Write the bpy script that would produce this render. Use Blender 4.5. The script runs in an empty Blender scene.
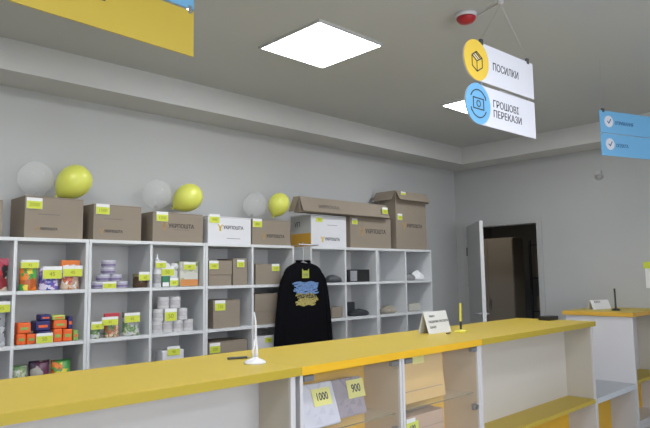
import bpy, bmesh, math, random
from mathutils import Vector, Matrix
random.seed(7)
S = bpy.context.scene
C = S.collection
PI = math.pi

# ------------------------------------------------------------------ camera
FPX, YAW, PIT, ROL = 599.1, .76702, .101629, -.014117
cy, sy, cp, sp, cr, sr = math.cos(YAW), math.sin(YAW), math.cos(PIT), math.sin(PIT), math.cos(ROL), math.sin(ROL)
FW = Vector((sy*cp, cy*cp, sp)); RT0 = Vector((cy, -sy, 0)); UP0 = RT0.cross(FW)
RT = cr*RT0 + sr*UP0; UP = -sr*RT0 + cr*UP0
EYE = 1.5
cam = bpy.data.cameras.new('camera'); cam.sensor_width = 36; cam.lens = FPX/650*36; cam.clip_start = .05
co = bpy.data.objects.new('camera', cam); C.objects.link(co); S.camera = co
co.matrix_world = Matrix.Translation((0, 0, EYE)) @ Matrix((RT, UP, -FW)).transposed().to_4x4()

# ------------------------------------------------------------------ light
S.view_settings.view_transform = 'Standard'; S.view_settings.look = 'None'
S.view_settings.gamma = 1; S.view_settings.exposure = 0.45
PANEL_EMIT = 17.0
WINDOW_W = 92
w = bpy.data.worlds.new('world'); S.world = w; w.use_nodes = True
w.node_tree.nodes['Background'].inputs[0].default_value = (.75, .85, 1, 1)
w.node_tree.nodes['Background'].inputs[1].default_value = .3
# daylight entering by the shop window behind the photographer
al = bpy.data.lights.new('window_daylight', 'AREA'); al.shape = 'RECTANGLE'; al.size = 5.5; al.size_y = 1.9
al.energy = WINDOW_W; al.color = (.86, .93, 1)
ao = bpy.data.objects.new('window_daylight', al); C.objects.link(ao)
ao.location = (1.3, -2.95, 1.75); ao.rotation_euler = (PI/2, 0, 0)

# ------------------------------------------------------------------ helpers
def at(u, v, ax, val):                      # a point of the place from its bearing, on the plane axis ax = val
    d = FW + RT*((u-325)/FPX) - UP*((v-214)/FPX)
    o = Vector((0, 0, EYE)); t = (val-o[ax])/d[ax]
    return o + d*t
def px(u, y, v=300): return at(u, v, 1, y).x
def pz(u, v, y): return at(u, v, 1, y).z

MATS = {}
def mat(name, col, rough=.5, metal=0, noise=0, scale=30, bump=0, emit=None, spec=.5, trans=0, stretch=(1,1,1)):
    if name in MATS: return MATS[name]
    m = bpy.data.materials.new(name); m.use_nodes = True; nt = m.node_tree; b = nt.nodes['Principled BSDF']
    c = (*col, 1)
    b.inputs['Base Color'].default_value = c; b.inputs['Roughness'].default_value = rough
    b.inputs['Metallic'].default_value = metal; b.inputs['Specular IOR Level'].default_value = spec
    if trans: b.inputs['Transmission Weight'].default_value = trans
    if noise or bump:
        tc = nt.nodes.new('ShaderNodeTexCoord'); mp = nt.nodes.new('ShaderNodeMapping'); mp.inputs['Scale'].default_value = stretch
        n = nt.nodes.new('ShaderNodeTexNoise'); n.inputs['Scale'].default_value = scale; n.inputs['Detail'].default_value = 4
        nt.links.new(tc.outputs['Object'], mp.inputs[0]); nt.links.new(mp.outputs[0], n.inputs['Vector'])
        if noise:
            r = nt.nodes.new('ShaderNodeMix'); r.data_type = 'RGBA'
            r.inputs[6].default_value = (*[max(0, x*(1-noise)) for x in col], 1)
            r.inputs[7].default_value = (*[min(1, x*(1+noise)) for x in col], 1)
            nt.links.new(n.outputs[0], r.inputs[0]); nt.links.new(r.outputs[2], b.inputs['Base Color'])
        if bump:
            bp = nt.nodes.new('ShaderNodeBump'); bp.inputs['Strength'].default_value = bump; bp.inputs['Distance'].default_value = .01
            nt.links.new(n.outputs[0], bp.inputs['Height']); nt.links.new(bp.outputs[0], b.inputs['Normal'])
    if emit:
        b.inputs['Emission Color'].default_value = c; b.inputs['Emission Strength'].default_value = emit
    MATS[name] = m; return m
def print_mat(name, cols, scale=26, rough=.35):       # printed packaging: irregular patches of several inks
    if name in MATS: return MATS[name]
    m = bpy.data.materials.new(name); m.use_nodes = True; nt = m.node_tree; b = nt.nodes['Principled BSDF']
    tc = nt.nodes.new('ShaderNodeTexCoord'); v = nt.nodes.new('ShaderNodeTexVoronoi'); v.inputs['Scale'].default_value = scale
    n = nt.nodes.new('ShaderNodeTexNoise'); n.inputs['Scale'].default_value = scale*.6
    mx = nt.nodes.new('ShaderNodeMix'); mx.data_type = 'RGBA'; mx.inputs[0].default_value = .12
    nt.links.new(tc.outputs['Object'], n.inputs['Vector']); nt.links.new(tc.outputs['Object'], mx.inputs[6]); nt.links.new(n.outputs[1], mx.inputs[7])
    nt.links.new(mx.outputs[2], v.inputs['Vector'])
    r = nt.nodes.new('ShaderNodeValToRGB'); r.color_ramp.interpolation = 'CONSTANT'
    el = r.color_ramp.elements
    while len(el) < len(cols): el.new(.5)
    for i, c in enumerate(cols): el[i].position = i/len(cols)*.8+.1 if i else 0; el[i].color = (*c, 1)
    sp_ = nt.nodes.new('ShaderNodeSeparateColor'); nt.links.new(v.outputs['Color'], sp_.inputs[0])
    nt.links.new(sp_.outputs[0], r.inputs[0]); nt.links.new(r.outputs[0], b.inputs['Base Color'])
    b.inputs['Roughness'].default_value = rough
    MATS[name] = m; return m
def sheer(name, col, opacity, rough=.08, body='diffuse'):   # clear film, glass
    m = bpy.data.materials.new(name); m.use_nodes = True; nt = m.node_tree; nt.nodes.clear()
    o = nt.nodes.new('ShaderNodeOutputMaterial'); t = nt.nodes.new('ShaderNodeBsdfTransparent')
    p = nt.nodes.new('ShaderNodeBsdfPrincipled'); p.inputs['Base Color'].default_value = (*col, 1); p.inputs['Roughness'].default_value = rough
    f = nt.nodes.new('ShaderNodeLayerWeight'); f.inputs['Blend'].default_value = .13
    ma = nt.nodes.new('ShaderNodeMath'); ma.operation = 'MULTIPLY_ADD'; ma.inputs[1].default_value = .30; ma.inputs[2].default_value = opacity; ma.use_clamp = True
    mx = nt.nodes.new('ShaderNodeMixShader')
    nt.links.new(f.outputs['Facing'], ma.inputs[0]); nt.links.new(ma.outputs[0], mx.inputs[0])
    nt.links.new(t.outputs[0], mx.inputs[1]); nt.links.new(p.outputs[0], mx.inputs[2]); nt.links.new(mx.outputs[0], o.inputs[0])
    MATS[name] = m; return m

class MB:
    def __init__(s): s.b = bmesh.new()
    def box(s, x0, x1, y0, y1, z0, z1, mi=0):
        vs = [s.b.verts.new(p) for p in ((x0,y0,z0),(x1,y0,z0),(x1,y1,z0),(x0,y1,z0),(x0,y0,z1),(x1,y0,z1),(x1,y1,z1),(x0,y1,z1))]
        for f in ((0,3,2,1),(4,5,6,7),(0,1,5,4),(1,2,6,5),(2,3,7,6),(3,0,4,7)):
            q = s.b.faces.new([vs[i] for i in f]); q.material_index = mi
        return s
    def poly(s, pts, mi=0):
        q = s.b.faces.new([s.b.verts.new(p) for p in pts]); q.material_index = mi; return s
    def slab(s, pts, off):                         # a flat panel given its outline, thickened by the vector off
        off = Vector(off); a = [s.b.verts.new(Vector(p)) for p in pts]; b = [s.b.verts.new(Vector(p)+off) for p in pts]
        s.b.faces.new(a[::-1]); s.b.faces.new(b); n = len(a)
        for i in range(n): s.b.faces.new((a[i], a[(i+1)%n], b[(i+1)%n], b[i]))
        return s
    def tube(s, pts, r, n=10, r1=None):
        pts = [Vector(p) for p in pts]; rings = []; N = len(pts)
        for i, p in enumerate(pts):
            d = (pts[min(i+1, N-1)]-pts[max(i-1, 0)]).normalized()
            a = d.cross(Vector((0, 0, 1)) if abs(d.z) < .9 else Vector((1, 0, 0))).normalized(); b = d.cross(a)
            rr = r if r1 is None else r+(r1-r)*i/(N-1)
            rings.append([s.b.verts.new(p+rr*(math.cos(2*PI*k/n)*a+math.sin(2*PI*k/n)*b)) for k in range(n)])
        for i in range(N-1):
            for k in range(n): s.b.faces.new((rings[i][k], rings[i][(k+1)%n], rings[i+1][(k+1)%n], rings[i+1][k]))
        s.b.faces.new(rings[0][::-1]); s.b.faces.new(rings[-1]); return s
    def lathe(s, prof, c=(0,0,0), n=24, sx=1, sy=1, axis='z'):
        c = Vector(c); rings = []
        for r, z in prof:
            ring = []
            for k in range(n):
                a = 2*PI*k/n; v = Vector((r*math.cos(a)*sx, r*math.sin(a)*sy, z))
                if axis == 'y': v = Vector((v.x, z, v.y))
                ring.append(s.b.verts.new(c+v))
            rings.append(ring)
        for i in range(len(prof)-1):
            for k in range(n): s.b.faces.new((rings[i][k], rings[i][(k+1)%n], rings[i+1][(k+1)%n], rings[i+1][k]))
        if prof[0][0] > 1e-6: s.b.faces.new(rings[0][::-1])
        if prof[-1][0] > 1e-6: s.b.faces.new(rings[-1])
        return s
    def build(s, name, m, parent=None, loc=(0,0,0), rz=0, bevel=0, smooth=False, sub=0):
        bmesh.ops.remove_doubles(s.b, verts=s.b.verts, dist=1e-6)
        bmesh.ops.recalc_face_normals(s.b, faces=s.b.faces)
        me = bpy.data.meshes.new(name); s.b.to_mesh(me); s.b.free()
        for x in (m if isinstance(m, list) else [m]): me.materials.append(x)
        if smooth: me.polygons.foreach_set('use_smooth', [True]*len(me.polygons))
        o = bpy.data.objects.new(name, me); C.objects.link(o); o.parent = parent
        o.location = loc; o.rotation_euler = (0, 0, rz)
        if bevel:
            bv = o.modifiers.new('bevel', 'BEVEL'); bv.width = bevel; bv.segments = 2; bv.limit_method = 'ANGLE'
        if sub:
            sb = o.modifiers.new('sub', 'SUBSURF'); sb.levels = sub; sb.render_levels = sub
        return o
def thing(name, label, cat, loc=(0,0,0), rz=0, group=None):
    o = bpy.data.objects.new(name, None); C.objects.link(o); o.empty_display_size = .1
    o.location = loc; o.rotation_euler = (0, 0, rz); return tag(o, label, cat, group)
def tag(o, label, cat, group=None):
    o['label'] = label; o['category'] = cat
    if group: o['group'] = group
    return o
def struct(name, mb, m, **k):
    o = mb.build(name, m, **k); o['kind'] = 'structure'; return o
def copy_tree(o, parent=None):
    c = o.copy(); C.objects.link(c); c.parent = parent
    for ch in list(o.children): copy_tree(ch, c)
    return c
def text(name, body, size, m, parent, loc, rot=(PI/2,0,0), align='CENTER', ext=.0006, bold=0, squeeze=1, line=1):
    cu = bpy.data.curves.new('lettering', 'FONT'); cu.body = body; cu.size = size; cu.align_x = align; cu.align_y = 'CENTER'
    cu.extrude = ext; cu.offset = bold; cu.space_line = line; cu.resolution_u = 3
    t = bpy.data.objects.new('lettering', cu); C.objects.link(t)
    dg = bpy.context.evaluated_depsgraph_get(); me = bpy.data.meshes.new_from_object(t.evaluated_get(dg))
    bpy.data.objects.remove(t); bpy.data.curves.remove(cu)
    me.materials.clear(); me.materials.append(m)
    o = bpy.data.objects.new(name, me); C.objects.link(o); o.parent = parent; o.location = loc; o.rotation_euler = rot
    o.scale = (squeeze, 1, 1); return o

# ------------------------------------------------------------------ materials
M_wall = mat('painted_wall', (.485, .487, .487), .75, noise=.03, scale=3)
M_beam = mat('beam_lit_tone', (.58, .575, .57), .75, noise=.02, scale=3)  # lighter tone puts the front light on the beam faces into the colour
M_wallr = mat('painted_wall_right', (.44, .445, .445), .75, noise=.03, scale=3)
M_ceil = mat('ceiling_paint', (.51, .52, .52), .8, noise=.02, scale=2)
M_floor = mat('floor_tile', (.50, .48, .45), .4, noise=.08, scale=6)
M_white = mat('white_laminate', (.62, .605, .625), .4, noise=.015, scale=4)
M_shelf = mat('white_shelf_board', (.66, .67, .69), .45, noise=.015, scale=4)
M_back = mat('shelf_backing', (.70, .68, .67), .6)
M_beige = mat('cream_laminate', (.60, .47, .32), .5, noise=.02, scale=4)
M_yel = mat('yellow_laminate', (.53, .39, .045), .45, noise=.04, scale=3)
M_yel2 = mat('orange_yellow_laminate', (.80, .46, .02), .38, noise=.04, scale=3)
M_grey = mat('grey_laminate', (.36, .38, .41), .45)
M_edge = mat('pale_blue_edge', (.62, .66, .72), .4)
M_kraft = mat('kraft_cardboard', (.275, .228, .18), .85, noise=.06, scale=9, bump=.05)
M_kraft2 = mat('tan_kraft_cardboard', (.68, .45, .18), .85, noise=.05, scale=8)
M_whitebox = mat('white_cardboard', (.68, .68, .72), .8, noise=.02, scale=9)
M_black = mat('black_plastic', (.015, .015, .017), .4)
M_dark = mat('dark_grey_plastic', (.06, .065, .075), .5, noise=.2)
M_ink = mat('black_ink', (.03, .03, .035), .7)
M_inkgrey = mat('grey_ink', (.16, .15, .15), .7)
M_inky = mat('yellow_ink', (.75, .50, .05), .6)
M_lime = mat('lime_tag_paper', (.60, .66, .06), .6)
M_paper = mat('white_paper', (.78, .78, .80), .7)
M_paley = mat('pale_yellow_tag_paper', (.78, .74, .24), .6)
M_metal = mat('brushed_metal', (.45, .45, .47), .3, metal=.9)
M_gold = mat('yellow_sign_face', (.60, .44, .05), .5, noise=.03, scale=2)
M_disc = mat('yellow_sign_disc', (.84, .58, .07), .5)
M_blue = mat('blue_sign_face', (.18, .46, .76), .5, noise=.02, scale=2)
M_sign = mat('white_sign_face', (.74, .74, .82), .5)
M_red = mat('red_plastic', (.42, .01, .02), .35)
M_cloth = mat('black_cotton', (.006, .006, .008), .95, noise=.3, scale=40, bump=.2, spec=.05)
M_frame = mat('grey_door_frame', (.42, .42, .415), .6)
M_leaf = mat('white_door_leaf', (.66, .67, .67), .45)
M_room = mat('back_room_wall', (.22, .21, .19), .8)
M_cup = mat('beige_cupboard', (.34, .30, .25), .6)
M_lamp = mat('lamp_diffuser', (.96, .98, 1), .5, emit=PANEL_EMIT)
M_lframe = mat('lamp_frame', (.55, .55, .55), .5)
M_glass = sheer('clear_glass', (.80, .84, .82), .02)
M_gedge = mat('glass_edge', (.20, .17, .09), .2)
M_bal = mat('lime_latex', (.70, .72, .13), .3)
M_clear = sheer('clear_latex', (.95, .96, .98), .15, .06)

# ------------------------------------------------------------------ room
XR, YB, XL, YF, ZC = 6.9, 4.6, -2.6, -3.0, 3.10
DY0, DY1, DZ = 3.44, 4.42, 2.11                    # the doorway in the right-hand wall
struct('floor', MB().box(XL-.2, XR+2.8, YF-.2, YB+.2, -.1, 0), M_floor)
struct('ceiling', MB().box(XL-.2, XR+.2, YF-.2, YB+.2, ZC, ZC+.1), M_ceil)
struct('wall_back', MB().box(XL-.2, XR+.2, YB, YB+.15, 0, ZC), M_wall)
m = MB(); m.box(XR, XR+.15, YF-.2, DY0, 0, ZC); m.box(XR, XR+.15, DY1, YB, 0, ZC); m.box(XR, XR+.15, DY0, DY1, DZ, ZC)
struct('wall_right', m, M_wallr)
struct('wall_left', MB().box(XL-.15, XL, YF-.2, YB, 0, ZC), M_wall)
m = MB(); m.box(XL, XR, YF-.15, YF, 0, .8); m.box(XL, XR, YF-.15, YF, 2.7, ZC); m.box(XL, -1.5, YF-.15, YF, .8, 2.7); m.box(4.1, XR, YF-.15, YF, .8, 2.7)
struct('wall_front', m, M_wall)
m = MB()
for x in (-1.5, -.1, 1.3, 2.7, 4.04): m.box(x, x+.06, YF-.1, YF-.04, .8, 2.7)
m.box(-1.5, 4.1, YF-.1, YF-.04, .8, .86); m.box(-1.5, 4.1, YF-.1, YF-.04, 2.64, 2.7)
struct('window_1', m, M_white)
struct('trim_1', MB().box(XL, XR, 4.225, YB, 2.885, ZC), M_beam)             # dropped beam over the shelves
struct('trim_2', MB().box(6.52, XR, YF, 4.225, 2.885, ZC), M_beam)           # dropped beam on the door side
# door opening: architrave, leaf, the dark room behind
m = MB(); m.box(XR-.012, XR+.15, DY0-.055, DY0+.012, 0, DZ+.05); m.box(XR-.012, XR+.15, DY1-.012, DY1+.07, 0, DZ+.05); m.box(XR-.012, XR+.15, DY0+.012, DY1-.012, DZ-.012, DZ+.05)
struct('trim_3', m, M_frame)
hx, hy = 6.878, 4.395
ex, ey = 6.226, 3.805
ang = math.atan2(ey-hy, ex-hx); L = math.hypot(ex-hx, ey-hy)
dr = struct('door_1', MB().box(0, L, -.022, .022, .01, 2.115), mat('grey_door_face', (.50, .50, .50), .6), loc=(hx, hy, 0), rz=ang, bevel=.002)
MB().box(L+.0002, L+.002, -.021, .021, .012, 2.113).build('edge_band', M_leaf, dr)
for s in (-1, 1):
    m = MB(); m.tube([(L-.07, s*.02, 1.02), (L-.07, s*.065, 1.02)], .012); m.tube([(L-.07, s*.06, 1.02), (L-.10, s*.062, 1.02), (L-.20, s*.060, 1.015)], .010)
    m.lathe([(.026, 0), (.026, .008)], (L-.07, s*.024 if s > 0 else -.028, 1.02), axis='y'); m.build('door_handle', M_metal, dr, smooth=False)
for z in (.25, 1.78): MB().tube([(-.012, -.026, z-.055), (-.012, -.026, z+.055)], .011).build('hinge', M_dark, dr)
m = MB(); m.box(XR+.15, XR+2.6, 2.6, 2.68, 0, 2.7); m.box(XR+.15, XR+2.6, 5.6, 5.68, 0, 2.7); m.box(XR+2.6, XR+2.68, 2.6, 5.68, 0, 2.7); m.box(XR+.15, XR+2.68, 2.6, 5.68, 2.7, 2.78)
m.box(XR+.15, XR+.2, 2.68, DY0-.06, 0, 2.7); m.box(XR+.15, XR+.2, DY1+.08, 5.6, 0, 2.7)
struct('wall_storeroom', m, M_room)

sl = bpy.data.lights.new('storeroom_fill', 'AREA'); sl.size = .5; sl.energy = 3; sl.color = (1, .9, .75)  # unseen fill light, added to lift the room behind the door
so = bpy.data.objects.new('storeroom_fill', sl); C.objects.link(so); so.location = (7.45, 4.7, 2.65)
t = thing('cupboard', 'tall beige cupboard standing in the dark room beyond the open door', 'cupboard', (8.15, 4.89, 0), -PI/2)
MB().box(-.42, .42, .02, .32, 0, 2.02).build('body', M_cup, t, bevel=.004)
for s in (0, 1):
    d = MB().box(-.415+s*.417, -.003+s*.417, 0, .018, .06, 2.0).build('door', M_cup, t, bevel=.003)
    MB().box(-.06+s*.09, -.045+s*.09, -.02, -.001, .95, 1.1).build('handle', M_metal, d)
t = thing('storage_rack', 'dim metal rack of cartons in the room beyond the doorway', 'rack', (8.95, 3.98, 0))
for x in (-.35, .35):
    for y in (-.45, .45): MB().box(x-.015, x+.015, y-.015, y+.015, 0, 2.0).build('post', M_dark, t)
for z in (.4, .9, 1.4, 1.9): MB().box(-.335, .335, -.435, .435, z, z+.02).build('shelf', M_dark, t)
for i, (y, z, h, d) in enumerate(((3.73, .921, .30, 'lower left'), (4.2, .921, .22, 'lower'), (3.73, 1.421, .25, 'upper'), (4.2, 1.421, .35, 'upper taller'))):
    tag(MB().box(-.2, .2, -.18, .18, 0, h).build('storage_carton', M_kraft, None, (8.85, y, z), bevel=.004),
        ['squat dim carton on the rack in the dark room, nearer the door side, lower board', 'low dim carton on the rack in the dark room, farther in, lower board',
         'dim carton on the upper board of the dark room rack, nearer the door side', 'tall dim carton on the upper board of the dark room rack, farther in'][i], 'carton', 'cartons on the storeroom rack')

# ceiling light panels
def lamp(x, y, label):
    t = thing('ceiling_light', label, 'ceiling light', (x, y, ZC), 0, 'square ceiling light panels')
    m = MB()
    for a, b, c, d in ((-.31, .31, -.31, -.295), (-.31, .31, .295, .31), (-.31, -.295, -.295, .295), (.295, .31, -.295, .295)): m.box(a, b, c, d, -.018, 0)
    m.build('frame', M_lframe, t); MB().box(-.2945, .2945, -.2945, .2945, -.014, -.001).build('diffuser', M_lamp, t)
    return t
lamp(2.80, 2.92, 'bright square ceiling light in full view above the shelves')
lamp(4.97, 2.92, 'bright square ceiling light half hidden by the hanging white sign')
lamp(.63, 2.92, 'added unseen ceiling light above the left end of the shelves')  # out-of-view panel, added to brighten the left wall
for x, a in ((.63, 'left'), (2.8, 'right')):
    for y, b in ((.4, 'just overhead of the photographer'), (-1.9, 'farthest back, by the shop window')): lamp(x, y, f'square ceiling light {b}, {a} of its row')

# smoke detector and cable
P = at(466, 14, 2, ZC)
t = thing('smoke_detector', 'red and white round smoke detector on the ceiling', 'smoke detector', (P.x, P.y, ZC))
MB().lathe([(.066, 0), (.066, -.014), (.060, -.024), (.04, -.026)]).build('base', M_white, t, smooth=True)
MB().lathe([(.060, -.026), (.057, -.038), (.040, -.056), (0, -.064)]).build('dome', M_red, t, smooth=True)
Q = at(505, 0, 2, ZC); K = at(560, -22, 2, ZC)
tag(MB().tube([(P.x+.066, P.y-.02, ZC-.007), (Q.x, Q.y, ZC-.007), (K.x, K.y, ZC-.007)], .004).build('ceiling_cable', M_white, None), 'thin white cable running over the ceiling from the smoke detector', 'cable')

# hanging signs -------------------------------------------------------------
def cap(r, n=24, a0=PI/2, a1=3*PI/2): return [(r*math.cos(a0+(a1-a0)*i/n), r*math.sin(a0+(a1-a0)*i/n)) for i in range(n+1)]
def panel_outline(x1, h, rnd=True):        # left end rounded
    r = h/2; pts = [(x1, -r), (x1, r)]
    if rnd: pts += [(x, z) for x, z in cap(r)]
    return pts
def disc(mbm, cx, cz, r, y0, y1, name, m, parent):
    return MB().lathe([(r, y0), (r, y1)], (cx, 0, cz), axis='y', n=40).build(name, m, parent)
def line(mb, pts, wdt, y, th=.0015):        # a drawn stroke on a face
    for (x0, z0), (x1, z1) in zip(pts, pts[1:]):
        d = Vector((x1-x0, 0, z1-z0)); n = Vector((-d.z, 0, d.x)).normalized()*wdt/2; e = d.normalized()*wdt*.3
        a = Vector((x0, y, z0))-e; b = Vector((x1, y, z1))+e
        mb.slab([a-n, b-n, b+n, a+n], (0, -th, 0))
    return mb
def circ(r, a0, a1, n, cx=0, cz=0): return [(cx+r*math.cos(a0+(a1-a0)*i/n), cz+r*math.sin(a0+(a1-a0)*i/n)) for i in range(n+1)]

# white sign with yellow parcel disc over white sign with blue money disc
h, g = .226, .022
sx0 = 2.845
t = thing('hanging_sign', 'white two-panel hanging sign with yellow parcel disc above blue money disc', 'sign', (sx0, 1.731, 0), -.05)
zt = EYE + 1.287
wS = .60
for k in range(2):
    zc = zt-h/2-k*(h+g)
    sgn = MB().slab([(x, -.004, zc+z) for x, z in panel_outline(wS, h)], (0, .008, 0)).build('sign_panel', M_sign, t)
    if k == 0: text('lettering', 'ПОСИЛКИ', .062, M_ink, sgn, (.295, -.0046, zc-.004), bold=.0003, squeeze=.86)
    else: text('lettering', 'ГРОШОВІ\nПЕРЕКАЗИ', .058, M_ink, sgn, (.145, -.0046, zc-.004), align='LEFT', bold=.0003, squeeze=.98, line=1.0)
    dk = disc(None, 0, zc, .116, -.0075, -.0042, 'icon_disc', M_disc if k == 0 else M_blue, t)
    mb = MB()
    if k == 0:      # drawn parcel
        line(mb, [(-.045, .02), (-.045, -.04), (.0, -.065), (.05, -.035), (.05, .02), (0, -.006), (-.045, .02)], .006, -.008)
        line(mb, [(0, -.006), (0, -.065)], .005, -.008); line(mb, [(-.045, .02), (0, .048), (.05, .02)], .006, -.008)
        for (a, b) in (((-.03, .032), (.015, .006)), ((-.012, .043), (.033, .016))): line(mb, [a, b], .006, -.008)
        mb2 = MB().slab([(-.022, -.0082, .036), (.023, -.0082, .010), (.010, -.0082, .0), (-.036, -.0082, .026)], (0, -.001, 0))
        for v in list(mb.b.verts)+list(mb2.b.verts): v.co.z += zc
        mb.build('parcel_icon', M_ink, dk); mb2.build('tape_mark', M_sign, dk)
    else:
        line(mb, [(-.048, -.03), (.048, -.03), (.048, .03), (-.048, .03), (-.048, -.03)], .006, -.008)
        line(mb, circ(.017, 0, 2*PI, 14), .005, -.008); line(mb, circ(.078, .5, PI-.5, 14), .006, -.008); line(mb, circ(.078, PI+.5, 2*PI-.5, 14), .006, -.008)
        line(mb, [(.066, .048), (.070, .030)], .006, -.008); line(mb, [(-.066, -.048), (-.070, -.030)], .006, -.008)
        for v in mb.b.verts: v.co.z += zc
        mb.build('banknote_icon', M_ink, dk)
hk = MB().lathe([(.018, 0), (.016, -.014), (.004, -.02)], (.28, 0, ZC)).build('ceiling_hook', M_white, t)
for x in (.06, .545):
    MB().tube([(x, 0, zt+.022), (.28, 0, ZC-.018)], .0008, 6).build('wire', M_metal, t)
    MB().box(x-.012, x+.012, -.007, .007, zt-.012, zt+.022).build('clip', M_dark, t)
for x in (.05, .55): MB().box(x-.006, x+.006, -.003, .003, zt-h-g-.006, zt-h+.006).build('clip', M_metal, t)

# big yellow sign under a blue one, top left
A = at(193, 57, 2, EYE+1.01); B = at(10, 1, 2, EYE+1.01)
yw = math.atan2(A.y-B.y, A.x-B.x); h = .213
t = thing('hanging_sign', 'large yellow hanging sign below a blue panel at the top left', 'sign', (A.x, A.y, 0), yw)
z0 = EYE+1.01
p = MB().slab([(-.80, -.004, z0), (0, -.004, z0), (0, -.004, z0+h), (-.80, -.004, z0+h)], (0, .008, 0)).build('sign_panel', M_gold, t)
text('lettering', 'ПЕНСІЇ', .085, M_ink, p, (-.43, -.0046, z0+h/2+.040), align='RIGHT', bold=.001)
p = MB().slab([(-.80, -.004, z0+h+.012), (0, -.004, z0+h+.012), (0, -.004, z0+2*h+.012), (-.80, -.004, z0+2*h+.012)], (0, .008, 0)).build('sign_panel', M_blue, t)
p['label'] = 'upper blue panel of the sign'
for x in (-.72, -.022):
    MB().box(x-.009, x+.009, -.0075, .0075, z0+h-.012, z0+h+.024).build('clip', M_metal, t)
    MB().tube([(x, 0, z0+2*h+.012), (x, 0, ZC)], .0012, 6).build('wire', M_metal, t)

# blue sign on the right
A = at(602, 155, 2, EYE+.861); B = at(650, 159.5, 2, EYE+.861)
yw = math.atan2(B.y-A.y, B.x-A.x)
t = thing('hanging_sign', 'light blue two-panel hanging sign with white check discs at the right edge', 'sign', (A.x, A.y, 0), yw)
z0 = EYE+.861; hc = .168
for k in range(2):
    zc = z0+hc/2+(1-k)*(hc+.006)
    p = MB().slab([(0, -.004, zc-hc/2), (.75, -.004, zc-hc/2), (.75, -.004, zc+hc/2), (0, -.004, zc+hc/2)], (0, .008, 0)).build('sign_panel', M_blue, t)
    text('lettering', ['ОТРИМАННЯ', 'ОПЛАТА'][k], .036, mat('navy_ink', (.03, .10, .26), .6), p, (.15, -.0046, zc-.003), align='LEFT', bold=.0005, squeeze=.85)
    d = disc(None, .085, zc+.004, .044, -.008, -.0042, 'icon_disc', M_sign, t)
    mb = MB(); line(mb, [(.068, zc+.004), (.082, zc-.010), (.104, zc+.022)], .007, -.0083); mb.build('check_mark', mat('navy_ink', (0, 0, 0)), d)
for x in (.035, .7):
    MB().tube([(x, 0, z0+2*hc+.02), (x, 0, ZC)], .0008, 6).build('wire', M_metal, t)
    MB().box(x-.010, x+.010, -.007, .007, z0+2*hc-.006, z0+2*hc+.022).build('clip', M_dark, t)

# wall fittings on the right wall
P = at(599.5, 178, 0, XR)
t = thing('motion_sensor', 'small pale motion sensor high on the wall right of the doorway', 'sensor', (XR, P.y, P.z))
MB().lathe([(.045, 0), (.045, -.03), (.03, -.05), (0, -.058)], (0, 0, .035), n=20).build('lens', mat('sensor_grey', (.40, .40, .40), .4), t, smooth=True)
MB().box(-.03, -.001, -.03, .03, .02, .08).build('bracket', M_wall, t)
P = at(643.5, 262, 0, XR); Q = at(643.5, 288, 0, XR)
t = thing('wall_leaflet', 'white leaflet with a lime header on the wall at the right edge', 'leaflet', (XR, P.y, Q.z))
MB().box(-.006, -.001, -.30, -.012, 0, P.z-Q.z-.07).build('sheet', M_paper, t)
MB().box(-.012, -.001, -.33, 0, P.z-Q.z-.0695, P.z-Q.z).build('header', M_lime, t)

# ------------------------------------------------------------------ shelves
TOPZ = EYE+.275; BT = .024; YS = 4.20
LV = [TOPZ-BT/2, EYE-.087, EYE-.437, EYE-.787, EYE-1.137, BT/2]       # board centres
def shelf_unit(x0, x1, label):
    t = thing('shelf_unit', label, 'shelf', (x0, YS, 0), 0, 'white cube shelving along the back wall')
    W = x1-x0; D = .38
    for x in (0, W-.02): MB().box(x, x+.02, 0, D, 0, TOPZ-BT-.0004).build('side_panel', M_shelf, t)
    MB().box(0, W, 0, D, TOPZ-BT, TOPZ).build('top_board', M_shelf, t, bevel=.0015)
    MB().box(.0204, W-.0204, .003, D-.012, 0, BT).build('bottom_board', M_shelf, t)
    xm = W/2
    MB().box(xm-.01, xm+.01, .002, D-.012, BT+.0004, TOPZ-BT-.0008).build('divider', M_shelf, t)
    for z in LV[1:5]:
        for a, b in ((.0204, xm-.0104), (xm+.0104, W-.0204)): MB().box(a, b, .002, D-.012, z-BT/2, z+BT/2).build('shelf', M_shelf, t)
    MB().box(.0204, W-.0204, D-.0116, D-.001, BT, TOPZ-BT-.0008).build('back_panel', M_back, t)
    return t
UX = [(.775, 1.731), (1.734, 2.690), (2.693, 3.645), (3.85, 4.806), (4.809, 5.768)]
for (a, b), l in zip(UX, ['leftmost white shelf unit, holding bags of sweets and snacks', 'white shelf unit holding tubs, jars and toilet rolls', 'white shelf unit of brown cartons left of the black sweater',
        'white shelf unit right of the black sweater, mostly empty', 'rightmost white shelf unit, nearly empty, at the end of the row']): shelf_unit(a, b, l)
def lvl(i): return (TOPZ if i == 0 else LV[i]+BT/2)+.0006

# tags ------------------------------------------------------------------------
def price(parent, x, z, y, wd=.085, ht=.07, num='1000', hole=True):
    """lime price tag with a white upper edge on a front face (local coordinates, facing -y)"""
    a = MB().box(x-wd/2, x+wd/2, y-.003, y-.0005, z-ht/2, z+ht/2).build('price_tag', M_paper, parent)
    MB().box(x-wd/2+.002, x+wd/2-.002, y-.0040, y-.0031, z-ht/2+.001, z+ht*.2).build('lime_field', M_lime, a)
    text('price', num, ht*.45, mat('tag_ink', (.22, .26, .03), .7), a, (x, y-.0042, z-ht*.14), ext=.0003)
    return a

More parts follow.
